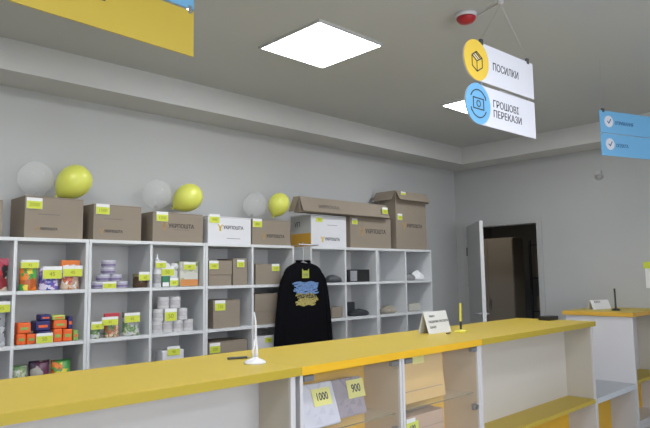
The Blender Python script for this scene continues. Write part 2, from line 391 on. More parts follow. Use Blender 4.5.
def carton(u0, u1, v0, lev, label, m=None, y=4.225, depth=.30, tagu=None, num='2000', logo=None, z=None, under=.35, flaps=False, name='carton', logou=None, tagsz=(.10,.075), line_at=None, group='cartons on top of the shelves'):
    m = m or M_kraft
    zb = lvl(lev) if z is None else z
    um = (u0+u1)/2; x0 = px(u0, y); x1 = px(u1, y); zt = pz(um, v0, y); W = x1-x0; H = zt-zb
    t = thing(name, label, 'box', ((x0+x1)/2, y, zb), 0, group)
    MB().box(-W/2, W/2, 0, depth, 0, H).build('body', m, t, bevel=.003)
    s = H/.25
    # lid seam and the two slots where the front flap locks
    mb = MB(); mb.box(-W/2+.004, W/2-.004, -.0012, 0, H*.965, H*.972); mb.build('lid_seam', mat('seam_brown', (.20, .15, .10), .9) if m is not M_whitebox else M_inkgrey, t)
    if logo:
        a0, a1, lv = logo; xa, xb = px(a0, y)-(x0+x1)/2, px(a1, y)-(x0+x1)/2; lz = pz((a0+a1)/2, lv, y)-zb; sz = (xb-xa)/5.1
        text('printed_name', 'УКРПОШТА', sz, M_ink, t, ((xa+xb)/2, -.0006, lz), bold=.0008, squeeze=.92)
        mb = MB(); r = sz*.55; lx = xa-r*1.6
        line(mb, [(lx-r, lz+r), (lx-r*.2, lz+r*.1), (lx-r*.2, lz-r*1.3)], r*.5, -.0005, .0008); line(mb, [(lx+r, lz+r), (lx+r*.2, lz+r*.1), (lx+r*.2, lz-r*1.3)], r*.5, -.0005, .0008)
        mb.build('printed_emblem', M_inky if m is M_whitebox else mat('ochre_ink', (.42, .27, .12), .8), t)
        if under: MB().box((xa+xb)/2-.07, (xa+xb)/2+.07, -.0008, 0, lz+under*H-.002, lz+under*H+.002).build('printed_line', M_inkgrey, t)
    if tagu: price(t, px(tagu[0], y)-(x0+x1)/2, pz(tagu[0], tagu[1], y)-zb, -.0012, tagsz[0], tagsz[1], num)
    return t, W, H
def flaps(t, W, H, D, m, drop=.10, out=.06, top=None, th=.004):
    """four flaps folded outward and hanging from the top rim"""
    z1 = H if top is None else top; e = .004
    MB().slab([(-W/2, -e, z1), (W/2, -e, z1), (W/2, -e-out, z1-drop), (-W/2, -e-out, z1-drop)], (0, -th*.6, th*.5)).build('front_flap', m, t)
    MB().slab([(-W/2-e, 0, z1), (-W/2-e, D, z1), (-W/2-e-out, D, z1-drop), (-W/2-e-out, 0, z1-drop)], (-th*.6, 0, th*.5)).build('side_flap', m, t)
    MB().slab([(W/2+e, 0, z1), (W/2+e, D, z1), (W/2+e+out, D, z1-drop), (W/2+e+out, 0, z1-drop)], (th*.6, 0, th*.5)).build('side_flap', m, t)

# boxes on the top, left to right
carton(-16, -1, 199, 0, 'brown carton cut by the left edge of the photo, on the shelf top', logo=None)
carton(21.5, 81, 197, 0, 'first full brown carton from the left, with a yellow balloon on it', tagu=(31, 203), logo=(38, 55, 229))
carton(91.5, 140, 205, 0, 'brown carton below the second pair of balloons, at the left', tagu=(100.5, 209), num='1500', logo=(103, 121, 231.5))
carton(151.5, 202.5, 213, 0, 'wide low brown carton with a big dark name, yellow balloon above', tagu=(161, 216.5), num='1200', logo=(168, 193, 226.5), under=-.12)
carton(207.5, 251, 217, 0, 'white carton beside the third pair of balloons', M_whitebox, tagu=(214, 218.5), num='900', logo=(223.5, 243, 228), under=-.4)
carton(252.5, 291, 220, 0, 'low brown carton between the white carton and the black sweater', tagu=(257.5, 223), num='800', logo=(267, 284.5, 236.5), under=0)
# white box with printed orange and grey side
t, W, H = carton(312, 347.5, 215.5, 0, 'white carton with orange printed side above the black sweater', M_whitebox, tagu=(320, 219), num='900', logo=(326, 340.5, 239.5), under=.45, tagsz=(.09, .06))
MB().box(-W/2-.0014, -W/2-.0002, .005, .295, .004, H*.42).build('orange_side_print', mat('orange_print', (.60, .33, .04), .7), t)
MB().box(-W/2-.0012, -W/2-.0002, .005, .295, H*.42, H*.97).build('grey_side_print', mat('grey_print', (.46, .46, .45), .7), t)
text('side_lettering', 'УП', .065, M_ink, t, (-W/2-.0016, .20, H*.70), rot=(PI/2, 0, -PI/2))
zB6 = lvl(0)+H
t7, W7, H7 = carton(351.5, 392.5, 218, 0, 'brown carton right of the white one, under the long lid', tagu=(356, 221.5), num='700', logo=(367, 387, 232), under=0, tagsz=(.08, .06))
# long shallow carton lying across both, flaps hanging
x0, x1 = px(301.5, 4.2), px(389, 4.2); zt = pz(344, 200.8, 4.2); zb = max(zB6, lvl(0)+H7)+.001
t = thing('long_carton', 'long shallow brown carton with hanging flaps, lying across two cartons', 'box', ((x0+x1)/2, 4.22, zb), 0, 'cartons on top of the shelves')
W = x1-x0; H = zt-zb
MB().box(-W/2, W/2, 0, .08, 0, H).build('body', M_kraft, t, bevel=.003)
flaps(t, W, H, .08, M_kraft, drop=H-.004, out=.055)
text('printed_name', 'УКРПОШТА', .05, M_inkgrey, t, (-W*.22, -.05, H*.42), rot=(PI/2-.42, 0, 0))
price(t, W*.44, H*.55, -.055, .09, .07, '700')
# tall box at the end
t, W, H = carton(398, 428.5, 193, 0, 'tallest brown carton, flaps folded out, at the right end', tagu=(402, 217), num='600', logo=(409, 424, 226.5), under=0, depth=.28, tagsz=(.08, .07))
flaps(t, W, H, .28, M_kraft, drop=.105, out=.065)
price(t, -W*.32, H-.035, -.032, .085, .055, '600')

# balloons --------------------------------------------------------------------
def balloon(u, v, r, y, label, m, tilt=0, az=0):
    P = at(u, v, 1, y)
    prof = [(0, r*1.08), (r*.35, r*1.03), (r*.66, r*.85), (r*.88, r*.55), (r*.99, r*.18), (r, -.08*r), (r*.93, -.42*r), (r*.76, -.76*r), (r*.5, -1.06*r), (r*.24, -1.25*r), (r*.07, -1.33*r)]
    t = thing('balloon', label, 'balloon', P, 0, 'balloons on the cartons')
    t.rotation_euler = (tilt, az, 0)
    MB().lathe(prof, n=36).build('skin', m, t, smooth=True)
    MB().lathe([(r*.07, -1.33*r), (r*.05, -1.37*r), (r*.13, -1.46*r), (r*.11, -1.47*r), (.001, -1.38*r)], n=14).build('knot', m, t, smooth=True)
    return t
balloon(74.5, 181.5, .116, 4.33, 'yellow balloon resting on the first full brown carton', M_bal, .3, .75)
balloon(35.5, 179, .118, 4.44, 'clear balloon at the far left beside a yellow one', M_clear, .9, -.5)
balloon(188.5, 197.5, .112, 4.33, 'yellow balloon on the wide low carton in the middle', M_bal, .3, .9)
balloon(157, 194.5, .118, 4.45, 'clear balloon between the second and third brown cartons', M_clear, .9, -.6)
balloon(279, 204, .098, 4.32, 'yellow balloon nearest the tent-shaped long carton', M_bal, .2, .35)
balloon(255, 205, .112, 4.45, 'clear balloon above the white carton, left of the last yellow one', M_clear, .9, -.6)

# ------------------------------------------------------------------ goods on the shelves
YG = 4.225
def bag(u0, u1, v0, v1, lev, label, m, header=None, y=YG, tg=None, d=.07, num='45', group='snack bags on the shelves', name='snack_bag', lean=.0):
    x0, x1 = px(u0, y), px(u1, y); zb = lvl(lev); zt = pz((u0+u1)/2, v0, y); W = x1-x0; H = zt-zb
    t = thing(name, label, 'bag', ((x0+x1)/2, y+d/2+.005, zb), 0, group)
    b = MB().b; mb = MB(); b = mb.b; nx, nz = 12, 14; G = {}
    rnd = random.Random(int(u0*10))
    for s in (0, 1):
        for i in range(nx+1):
            for j in range(nz+1):
                a, c = i/nx, j/nz
                if s and (i in (0, nx) or j == nz): G[s, i, j] = G[0, i, j]; continue
                f = (math.sin(PI*a)**.5)*(min(1, (1-c)*3.2)**.7)*(1-.3*c)
                xx = (a-.5)*W*(1-.05*math.sin(PI*c)); wr = rnd.uniform(-.004, .004)
                G[s, i, j] = b.verts.new((xx+rnd.uniform(-.0015, .0015), (-1 if s == 0 else 1)*(d/2*f+wr*f), c*H))
    for i in range(nx):
        for j in range(nz):
            for s in (0, 1):
                q = [G[s, i, j], G[s, i+1, j], G[s, i+1, j+1], G[s, i, j+1]]
                try: b.faces.new(q if s == 0 else q[::-1])
                except ValueError: pass
    for i in range(nx):
        q = [G[0, i, 0], G[0, i+1, 0], G[1, i+1, 0], G[1, i, 0]]; q = list(dict.fromkeys(q))
        if len(q) > 2: b.faces.new(q)
    mb.build('pouch', m, t, smooth=True)
    if header:
        MB().box(-W/2+.002, W/2-.002, -.012, .010, H*.80, H+.006).build('header_strip', header, t, bevel=.003)
    if tg: price(t, px(tg[0], y)-(x0+x1)/2, pz(tg[0], tg[1], y)-zb, -d/2-.004, tg[2], tg[3], num)
    return t
r_, g_, o_, y_, w_, b_, p_ = (.45,.03,.04), (.06,.30,.06), (.75,.20,.02), (.75,.60,.06), (.7,.7,.7), (.05,.06,.30), (.22,.10,.32)
P_red = print_mat('red_snack_print', [r_, (.02,.02,.02), (.6,.5,.4), (.4,.03,.07), (.25,.02,.03)], 22)
P_green = print_mat('green_snack_print', [g_, (.10,.42,.10), o_, y_, (.45,.10,.02)], 24)
P_purple = print_mat('violet_snack_print', [b_, (.10,.08,.38), p_, (.35,.30,.55), (.6,.55,.7)], 34)
P_orange = print_mat('orange_snack_print', [(.55,.12,.02), (.45,.30,.22), w_, r_, (.55,.42,.30)], 34)
P_silver = print_mat('silver_snack_print', [(.35,.36,.38), (.6,.6,.62), (.15,.15,.16), (.45,.45,.48)], 22, .25)
P_nuts = print_mat('mixed_sweets_print', [(.40,.12,.05), (.55,.25,.20), (.30,.25,.12), (.10,.22,.08), (.6,.5,.35)], 40)
P_mint = print_mat('green_mix_print', [(.12,.25,.10), (.45,.5,.35), (.25,.28,.10), (.5,.5,.5)], 38)
P_maroon = print_mat('maroon_print', [(.10,.02,.06), (.05,.03,.06), (.35,.33,.30), (.16,.03,.07)], 16)

bag(-14, 9, 259, 290, 1, 'red and black snack bag at the left edge, top row', P_red, mat('crimson_film', (.40, .02, .06), .3))
bag(-16, 9.5, 300, 340, 2, 'silver foil bag at the left edge, middle row', P_silver, tg=(2, 307, .10, .07))
bag(20, 38.5, 263, 290, 1, 'green and orange snack bag, leftmost of the three on the top row', P_green, mat('lime_film', (.50, .60, .12), .4), tg=(29, 264, .11, .055))
bag(39.5, 60.5, 268, 290, 1, 'violet snack bag between the green and the orange ones', P_purple, tg=(51.5, 272.5, .125, .085))
bag(61.5, 81, 261, 290, 1, 'orange-topped snack bag, right of the violet one', P_orange, mat('orange_film', (.72, .18, .02), .35), tg=(72, 271, .135, .075))
# second row: a heap of orange packets with dark blue ones between
M_or = mat('orange_packet', (.80, .13, .02), .45, noise=.15, scale=30); M_nb = mat('navy_packet', (.02, .02, .13), .4, noise=.3, scale=20); M_gp = mat('green_packet', (.25, .42, .10), .5, noise=.2, scale=30)
def packet(u0, u1, v0, z, label, m, y=YG, d=.09, rz=0, name='snack_packet'):
    x0, x1 = px(u0, y), px(u1, y); zt = pz((u0+u1)/2, v0, y); W = x1-x0; H = zt-z
    t = thing(name, label, 'packet', ((x0+x1)/2, y+d/2, z), rz, 'orange and navy packets on the middle row')
    MB().box(-W/2, W/2, -d/2, d/2, 0, H).build('carton', m, t, bevel=.008)
    MB().box(-W*.3, W*.3, -d/2-.0012, -d/2, H*.35, H*.6).build('printed_band', M_gp if m is M_or else M_or, t)
    return z+H+.0008
z2 = lvl(2)
za = packet(18.5, 27.5, 334, z2, 'orange packet at the lower left of the heap', M_or); packet(28.3, 37.5, 334, z2, 'second orange packet from the left at the bottom of the heap', M_or)
packet(19, 32, 323, za, 'orange packet lying on the two lower left ones', M_or); 
zn = packet(38.5, 53, 331, z2, 'navy packet behind the lime price card', M_nb)
zn = packet(36.5, 51.5, 321, zn, 'dark navy packet stacked in the middle of the heap', M_nb, d=.11); packet(41, 52, 314.5, zn, 'topmost small navy packet of the heap', M_nb)
zo = packet(54.5, 63.5, 329, z2, 'orange packet just right of the price card', M_or); packet(64.2, 73.5, 329, z2, 'orange packet at the lower right of the heap', M_or)
zo = packet(54.5, 68, 320, zo, 'orange packet on the second layer at the right', M_or); packet(53, 66, 315, zo, 'flat lime packet on top at the right', mat('lime_packet', (.45, .52, .12), .5, noise=.1), d=.10)
packet(74.5, 79.5, 330, z2, 'slim green packet at the right end of the heap', M_gp)
packet(68.8, 73.5, 316, za if False else lvl(2)+(zo-z2)*.56, 'small navy packet leaning at the right of the heap', M_nb, d=.09)
def card(u0, u1, v0, v1, lev, label, y=4.203, num='50', z=None):
    x0, x1 = px(u0, y), px(u1, y); zb = lvl(lev) if z is None else z; W = x1-x0; H = pz((u0+u1)/2, v0, y)-zb
    t = thing('price_card', label, 'price tag', ((x0+x1)/2, y, zb), 0, 'lime price cards standing on the shelf edges')
    a = MB().box(-W/2, W/2, 0, .002, 0, H).build('card', M_paper, t)
    f = MB().box(-W/2+.003, W/2-.003, -.0012, -.0002, H*.04, H*.72).build('lime_field', M_lime, t)
    text('price', num, H*.5, mat('tag_ink', (.2, .2, .03)), f, (0, -.0013, H*.4), ext=.0003)
card(37.5, 54, 333, 343, 2, 'lime price card in front of the orange and navy packets')
# third row: lying bags just above the counter
for u0, u1, v0, m, l in ((17, 33, 366, P_mint, 'pale green bag low on the third row, leftmost'), (34, 55, 361, P_maroon, 'dark maroon bag on the third row behind the counter'), (56, 76, 360, P_green, 'green-tipped bag on the third row, rightmost')):
    bag(u0, u1, v0, 375, 3, l, m, d=.12)

# tubs in a pyramid
M_tub = mat('lilac_tub', (.46, .44, .54), .4, noise=.25, scale=25); M_tubl = mat('pale_tub_lid', (.60, .60, .68), .35); M_tubd = mat('violet_label', (.22, .18, .32), .5, noise=.6, scale=60)
def tub(u, lev_z, label, y=4.28):
    x = px(u, y); t = thing('tub', label, 'tub', (x, y, lev_z), 0, 'lilac tubs stacked in a pyramid')
    MB().lathe([(.040, 0), (.047, .003), (.050, .040)], n=24).build('cup', M_tub, t, smooth=False)
    MB().lathe([(.0498, .010), (.0504, .026), (.0485, .026), (.0475, .010)], n=24).build('label_band', M_tubd, t)
    MB().lathe([(.0505, .0402), (.0505, .047), (.047, .050)], n=24).build('lid', M_tubl, t)
z1 = lvl(1); hh = .0508
for u, l in ((97.5, 'left tub in the bottom row of the lilac pyramid'), (109, 'middle tub in the bottom row of the pyramid, behind the price card'), (120.5, 'right tub in the bottom row of the lilac pyramid')): tub(u, z1, l)
for u, l in ((102.5, 'left tub in the second row of the lilac pyramid'), (114, 'right tub in the second row of the lilac pyramid')): tub(u, z1+hh, l)
tub(107.2, z1+2*hh, 'tub below the topmost one of the lilac pyramid'); tub(107.6, z1+3*hh, 'topmost tub of the lilac pyramid')
card(102.5, 116, 281.5, 290, 1, 'lime price card in front of the lilac tubs')
x = px(139.5, 4.27); t = thing('jar', 'dark brown jar right of the lilac tubs', 'jar', (x, 4.27, z1))
MB().lathe([(.046, 0), (.052, .006), (.052, .07), (.046, .08)], n=24).build('glass_body', mat('brown_contents', (.09, .05, .03), .25, noise=.4, scale=30), t, smooth=True)
MB().lathe([(.053, .0802), (.053, .103), (.05, .105)], n=24).build('lid', mat('olive_lid', (.18, .17, .08), .4), t); price(t, .012, .085, -.059, .10, .065, '60')
# second row bags
bag(91.8, 103, 322, 337, 2, 'small clear bag of mixed sweets, leftmost of three', P_mint, tg=(98, 325.5, .09, .055))
bag(106.5, 122, 314, 336, 2, 'red-topped bag of sweets in the middle of three', P_nuts, mat('red_film', (.5, .05, .07), .4), tg=(110.5, 321, .12, .06))
bag(125, 142.5, 313, 335, 2, 'clear bag of green sweets, rightmost of three', P_mint, mat('dark_film', (.12, .12, .10), .4), tg=(132.5, 317.5, .12, .07))
# bottle and packs
x = px(156.5, 4.26); t = thing('bottle', 'white pump bottle at the left of the toiletries', 'bottle', (x, 4.26, z1))
MB().lathe([(.030, 0), (.034, .004), (.034, .13), (.024, .165), (.012, .175), (.012, .185)], n=20).build('body', mat('white_bottle', (.66, .66, .68), .3), t, smooth=True)
MB().lathe([(.016, .186), (.016, .215), (.008, .222), (.006, .255)], n=16).build('cap', M_paper, t); MB().lathe([(.0346, .03), (.0346, .10)], n=20).build('label_band', mat('grey_label', (.35, .34, .35), .5, noise=.4, scale=40), t); price(t, .012, .175, -.036, .09, .055, '70')
packs = [(162, 169, 270.5, 4.27, mat('green_pack', (.05, .22, .12), .4, noise=.3), 'green pack between the white bottle and the carton', None),
         (169.8, 177.5, 270.5, 4.27, mat('white_pack', (.6, .62, .64), .4, noise=.15, scale=20), 'white pack with lime tag beside the green pack', (.075, .06)),
         (180, 198, 261.5, 4.25, print_mat('green_carton_print', [(.35,.40,.20), (.5,.5,.42), (.2,.25,.1), (.6,.6,.55)], 18), 'pale green printed pack at the right of the toiletries', (.11, .06))]
for u0, u1, v0, y, m, l, tg in packs:
    x0, x1 = px(u0, y), px(u1, y); W = x1-x0; H = pz((u0+u1)/2, v0, y)-z1
    t = thing('toiletry_pack', l, 'pack', ((x0+x1)/2, y, z1), 0, 'toiletries on the top row')
    MB().box(-W/2, W/2, 0, .09, 0, H).build('carton', m, t, bevel=.006)
    MB().box(-W/2+.003, W/2-.003, -.0013, -.0002, .004, H*.28).build('printed_foot', mat('orange_label', (.6, .25, .08), .5) if u0 == 180 else M_paper, t)
    if tg: price(t, 0, H*.82 if u0 == 180 else H*.30, -.0016, tg[0], tg[1], '80')
# round white tops beside
for u, v, l in ((167, 263, 'round white puff left above the packs'), (175, 262, 'round white puff right above the packs')):
    P = at(u, v, 1, 4.31); t_ = z1+(pz(170, 270.5, 4.27)-z1)+.0006
    o = MB().lathe([(1e-4, 0), (.018, .001), (.033, .018), (.035, .034), (.026, .055), (0, .062)], n=18).build('cotton_puff', mat('cotton_white', (.7, .7, .7), .9, noise=.08), None, (P.x-.008, 4.31, t_), smooth=True); tag(o, l, 'puff', 'cotton puffs on the packs')
card(160, 174, 266.5, 275, 1, 'lime price card leaning on the green pack', y=4.2655, z=z1+.085)

# toilet rolls
def roll(u, z, label, y=4.27):
    t = thing('toilet_roll', label, 'toilet roll', (px(u, y), y, z), 0, 'toilet rolls stacked in the shelf')
    MB().lathe([(.044, 0), (.046, .004), (.046, .086), (.044, .090), (.02, .090), (.019, .084), (.019, .004), (.02, 0), (.044, 0)], n=24).build('roll', mat('tissue', (.60, .59, .60), .9, noise=.08, scale=40), t)
    MB().lathe([(.0465, .025), (.0465, .065)], n=24).build('paper_band', mat('band_grey', (.50, .48, .50), .7, noise=.4, scale=35), t)
rp = [((156.5, 166.7, 177, 187.3), 'bottom', 0), ((158, 168, 181.5), 'second', 1), ((163, 174.5), 'top', 2)]
nm = {4: ['far left', 'second from left', 'third from left', 'far right'], 3: ['left', 'middle', 'right'], 2: ['left', 'right']}
for us, rn, k in rp:
    for u, q in zip(us, nm[len(us)]): roll(u, lvl(2)+k*.0912, f'white toilet roll, {q} of the {rn} row of the stack')
card(165, 177, 308.5, 317.5, 2, 'lime price card clipped on the toilet roll stack', y=4.218, z=lvl(2)+.085)
z3 = lvl(3)
t = thing('tissue_box', 'white box with lime card on the lowest visible row', 'box', (px(174, YG), YG, z3)); Wd = px(184.5, YG)-px(163.5, YG); Hh = pz(174, 350, YG)-z3
MB().box(-Wd/2, Wd/2, 0, .12, 0, Hh).build('body', M_whitebox, t, bevel=.004); MB().box(-.06, .06, -.0012, 0, .02, Hh*.6).build('printed_mark', mat('grey_label', (0, 0, 0)), t); price(t, 0, Hh-.005, -.002, .11, .07, '90')

# cartons inside the third unit
G3 = 'brown cartons inside the third shelf unit'
t, W, H = carton(208.5, 231.5, 275, 1, 'lower of two flat brown cartons in the top cell', depth=.26, logo=None, group=G3)
carton(208.5, 232, 260.5, None, 'upper of two flat brown cartons in the top cell', z=lvl(1)+H+.001, depth=.26, logo=None, tagu=(213.5, 265), group=G3, tagsz=(.09, .07), num='100')
carton(233, 247, 258.5, 1, 'upright brown carton with lime tag, right side of top cell', depth=.24, logo=None, tagu=(240.5, 263.5), group=G3, tagsz=(.075, .065), num='120')
carton(213.5, 240, 300, 2, 'square brown carton alone in the middle cell, left column', depth=.26, logo=None, tagu=(220, 305.5), group=G3, tagsz=(.10, .085), num='150')
carton(209, 247, 341, 3, 'wide brown carton in the lowest visible cell', depth=.26, logo=None, tagu=(215, 348), group=G3, tagsz=(.10, .08), num='200')
carton(256, 281, 264, 1, 'brown carton with lime tag next to the sweater sleeve', depth=.26, logo=None, tagu=(275.5, 267.5), group=G3, tagsz=(.085, .065), num='110')
t, W, H = carton(255, 278, 311, 2, 'lower brown carton half hidden by the sweater, middle cell', depth=.26, logo=None, group=G3)
carton(255, 279, 293.5, None, 'upper brown carton half hidden by the sweater, middle cell', z=lvl(2)+H+.001, depth=.26, logo=None, group=G3)
carton(256, 274, 336, 3, 'pale carton with lime tag behind the pen stand, low cell', M_whitebox, depth=.2, logo=None, tagu=(268, 339), group=G3, tagsz=(.08, .06), num='90')

# things in the right-hand units
def simple(name, u0, u1, v0, lev, label, cat, m, d=.15, y=4.24, bev=.01, parts=()):
    x0, x1 = px(u0, y), px(u1, y); zb = lvl(lev); W = x1-x0; H = pz((u0+u1)/2, v0, y)-zb
    t = thing(name, label, cat, ((x0+x1)/2, y, zb)); MB().box(-W/2, W/2, 0, d, 0, H).build('body', m, t, bevel=min(bev, H*.3)); return t, W, H
t, W, H = simple('printer_box', 348, 370, 269.5, 1, 'black box with a grey label in the top row', 'box', M_black, .2, bev=.003)
MB().box(-W*.38, -W*.08, -.0014, -.0002, H*.08, H*.9).build('grey_label', mat('label_grey', (.30, .30, .33), .5, noise=.3, scale=40), t)
# folded caps / cloth heaps
def heap(name, u, v0, wd, lev, label, cat, m, y=4.30, seed=1, dp=.8):
    zb = lvl(lev); H = pz(u, v0, y)-zb; rn = random.Random(seed)
    mb = MB(); mb.lathe([(1e-4, 0), (wd*.46, 0), (wd*.5, H*.15), (wd*.47, H*.45), (wd*.33, H*.8), (wd*.15, H*.97), (0, H)], n=18, sy=dp)
    for v in mb.b.verts:
        if v.co.z > H*.1: v.co += Vector((rn.uniform(-.02, .02), rn.uniform(-.02, .02), rn.uniform(-.2, .2)*H*.5))
    o = mb.build(name, m, None, (px(u, y), y, zb), smooth=True, sub=1); return tag(o, label, cat)
heap('folded_cap', 333, 275, .22, 1, 'dark folded cap on the top row right of the sweater', 'cap', M_dark, seed=3)
simple('phone_box', 332, 342.5, 307, 2, 'small tan box in the middle row right of the sweater', 'box', M_kraft, .12)
simple('shade_block', 347, 355, 302, 2, 'dark grey block standing in for shade on the shelf back, behind the black shoe-shaped bag', 'shade block', M_dark, .08, y=4.42)  # no real object: dark block in place of shading on the cell back
heap('black_pouch', 358.5, 309, .30, 2, 'soft black pouch on the middle row', 'pouch', mat('black_fabric', (.025, .028, .035), .8, noise=.3), y=4.33, seed=5, dp=.55)
heap('beige_bundle', 387.5, 305.5, .27, 2, 'rumpled beige cloth bundle on the middle row', 'cloth', mat('beige_cloth', (.30, .27, .22), .9, noise=.25, scale=25), y=4.33, seed=8, dp=.55)
heap('paper_scrap', 417, 270.5, .24, 1, 'crumpled white paper on the top row of the end unit', 'paper', M_paper, y=4.33, seed=9, dp=.55)
heap('grey_cloth', 410, 273.5, .20, 1, 'flat grey cloth left of the crumpled paper', 'cloth', mat('grey_cloth', (.25, .25, .26), .9, noise=.2), y=4.26, seed=11, dp=.35)
simple('cream_box', 409, 420.5, 303.5, 2, 'small cream box in the middle row of the end unit', 'box', mat('cream_card', (.48, .47, .42), .7), .14, y=4.28)

# ------------------------------------------------------------------ sweater on a hanger
YH = 4.115
cxs = px(305, YH, 280)
t = thing('garment_rail', 'short metal hanging rail bridging the gap between shelf units', 'rail', (3.747, YH, TOPZ+.0005))
MB().tube([(-.125, 0, .008), (.125, 0, .008)], .007).build('bar', M_metal, t)
for x in (-.116, .116): MB().box(x-.008, x+.008, 0, .104, 0, .004).build('bracket', M_metal, t)
zsh = pz(305, 262, YH)
t = thing('coat_hanger', 'grey coat hanger inside the black sweater neck', 'hanger', (3.68, YH, zsh))
zr = TOPZ+.0085-zsh
MB().tube([(0, 0, -.02), (0, 0, zr-.035), (.012, 0, zr-.02), (.018, 0, zr-.002), (.012, 0, zr+.012), (0, 0, zr+.0165), (-.012, 0, zr+.010)], .0035, 8).build('hook', M_metal, t)
MB().tube([(-.20, 0, -.085), (-.10, 0, -.045), (-.03, 0, -.012), (0, 0, -.003), (.03, 0, -.012), (.10, 0, -.045), (.20, 0, -.085)], .011, 10).build('shoulder_bar', mat('hanger_grey', (.30, .30, .31), .4), t)
sw = thing('sweater', 'black long-sleeved sweater with blue and yellow brush print on a hanger', 'sweater', (3.68, YH, 0))
mb = MB(); b = mb.b
# torso: rings of an ellipse, wide and thin, narrowing to neck
SH = zsh
rings = []
prof = [(.072, .040, SH+.012), (.080, .045, SH-.005), (.125, .052, SH-.020), (.185, .058, SH-.045), (.225, .062, SH-.085), (.240, .066, SH-.16), (.248, .070, SH-.30), (.262, .072, SH-.45), (.276, .073, SH-.60), (.286, .072, SH-.76), (.282, .070, SH-.84)]
n = 40
for rx, ry, z in prof:
    ring = []
    for k in range(n):
        a = 2*PI*k/n; ca, sa = math.cos(a), math.sin(a)
        wv = 1+.05*math.sin(5*a+z*9)*(1 if z < SH-.2 else 0)
        zz = z - (.03 if (z > SH-.02 and sa < 0) else 0)*abs(sa)       # neckline dips in front
        ring.append(b.verts.new((rx*math.copysign(abs(ca)**.8, ca), ry*math.copysign(abs(sa)**.8, sa)*wv, zz)))
    rings.append(ring)
for i in range(len(rings)-1):
    for k in range(n): b.faces.new((rings[i][k], rings[i][(k+1)%n], rings[i+1][(k+1)%n], rings[i+1][k]))
b.faces.new(rings[-1])
mb.build('torso', M_cloth, sw, smooth=True, sub=1)
for s in (-1, 1):
    mb = MB(); path = [(.150, -.062, .030), (.185, -.082, .048), (.212, -.125, .056), (.230, -.19, .058), (.246, -.28, .060), (.262, -.40, .060), (.278, -.52, .058), (.292, -.64, .056), (.302, -.74, .052), (.308, -.82, .046), (.308, -.85, .044)]
    rr = []
    for x, z, r in path:
        rr.append([mb.b.verts.new((s*(x+r*.9*math.cos(2*PI*k/16)), r*.75*math.sin(2*PI*k/16)-.006, SH+z-(.5 if x < .22 else .15)*r*math.cos(2*PI*k/16))) for k in range(16)])
    for i in range(len(rr)-1):
        for k in range(16): mb.b.faces.new((rr[i][k], rr[i][(k+1)%16], rr[i+1][(k+1)%16], rr[i+1][k]))
    mb.b.faces.new(rr[0]); mb.b.faces.new(rr[-1])
    sl = mb.build('sleeve', M_cloth, sw, smooth=True, sub=1)
mb = MB().tube([(.078*math.cos(a), .043*math.sin(a), SH+.012-(.03*abs(math.sin(a)) if math.sin(a) < 0 else 0)) for a in [2*PI*i/24 for i in range(25)]], .007, 8)
mb.build('collar', M_cloth, sw, smooth=True)
# brush print: strokes following the chest
def strokes(name, m, z0, z1, cnt, xa, xb, seed):
    rn = random.Random(seed); mb = MB()
    for i in range(cnt):
        z = z0+(z1-z0)*(i+.5)/cnt; a = xa+rn.uniform(-.03, .03); c = xb+rn.uniform(-.03, .03); hgt = (z1-z0)/cnt*.62; N = 10; v0 = None
        for k in range(N+1):
            x = a+(c-a)*k/N; hh_ = hgt*(.35+.65*math.sin(PI*(k+.6)/(N+1.2))**.4)*rn.uniform(.75, 1.15); zz = z+.006*math.sin(k*1.3+i)
            yy = -.0765-.0006*(i%3)
            v1 = (mb.b.verts.new((x, yy, zz-hh_)), mb.b.verts.new((x, yy, zz+hh_)))
            if v0: mb.b.faces.new((v0[0], v1[0], v1[1], v0[1]))
            v0 = v1
    return mb.build(name, m, sw)
zc1 = pz(307, 287, YH-.07); zc2 = pz(308, 298.5, YH-.07)
strokes('blue_brush_print', mat('sky_ink', (.14, .24, .47), .8, noise=.7, scale=50), zc1-.06, zc1+.045, 6, -.18, .09, 2)
strokes('yellow_brush_print', mat('straw_ink', (.42, .35, .11), .8, noise=.6, scale=50), zc2-.060, zc2+.045, 6, -.14, .10, 4)
text('printed_words', 'УКРАЇНА', .05, M_ink, sw, (-.03, -.080, zc2+.02), bold=.001)
zt = pz(306, 273, YH-.07)
dx = -.05
mb = MB().slab([(dx+a, -.078, zt+b) for a, b in ((-.034, -.045), (.048, -.045), (.048, .04), (.026, .018), (.007, .024), (-.012, .018), (-.034, .04))], (0, -.002, 0))
pt = mb.build('price_tag', mat('olive_tag_paper', (.42, .46, .07), .6), sw); text('price', '500', .04, M_inkgrey, pt, (dx+.007, -.0806, zt-.018))

# ------------------------------------------------------------------ counters
CT = EYE-.42; YC0, YC1 = 2.115, 2.82; TH = .040; YP = 2.130; YN = 2.365
M_ged = mat('olive_gold_edge', (.47, .35, .03), .45)
def slab_top(x0, x1, label, m, z=CT, y0=YC0, y1=YC1, lip=None):
    o = MB().box(x0, x1, y0, y1, z-TH, z).build('worktop', M_yel, None, bevel=.0015)
    MB().box(x0+.001, x1-.001, y0-.0012, y0-.0001, z-TH+.0008, z-.0012).build('edge_band', m, o)
    if x0 > XA+1.6: MB().box(x0-.0012, x0-.0001, y0+.001, y1-.001, z-TH+.0008, z-.0012).build('end_band', m, o) if z > CT else None
    tag(o, label, 'counter top', 'yellow counter tops'); return o
XA, XB, XC_ = 1.875, 3.415, 5.190
slab_top(-1.6, XA-.0006, 'long yellow counter top running off the left edge', M_ged)
slab_top(XA+.0006, XB-.0006, 'yellow counter top above the glass-fronted cabinets', M_yel2)
slab_top(XB+.0006, XC_, 'yellow counter top over the open niche, middle right', M_ged)
XD = 6.06; CR = EYE-.3965
slab_top(XD, XR-.002+0, 'higher yellow counter top at the right edge', mat('ochre_edge', (.66, .38, .05), .45), CR, YC0-.0, 2.80)
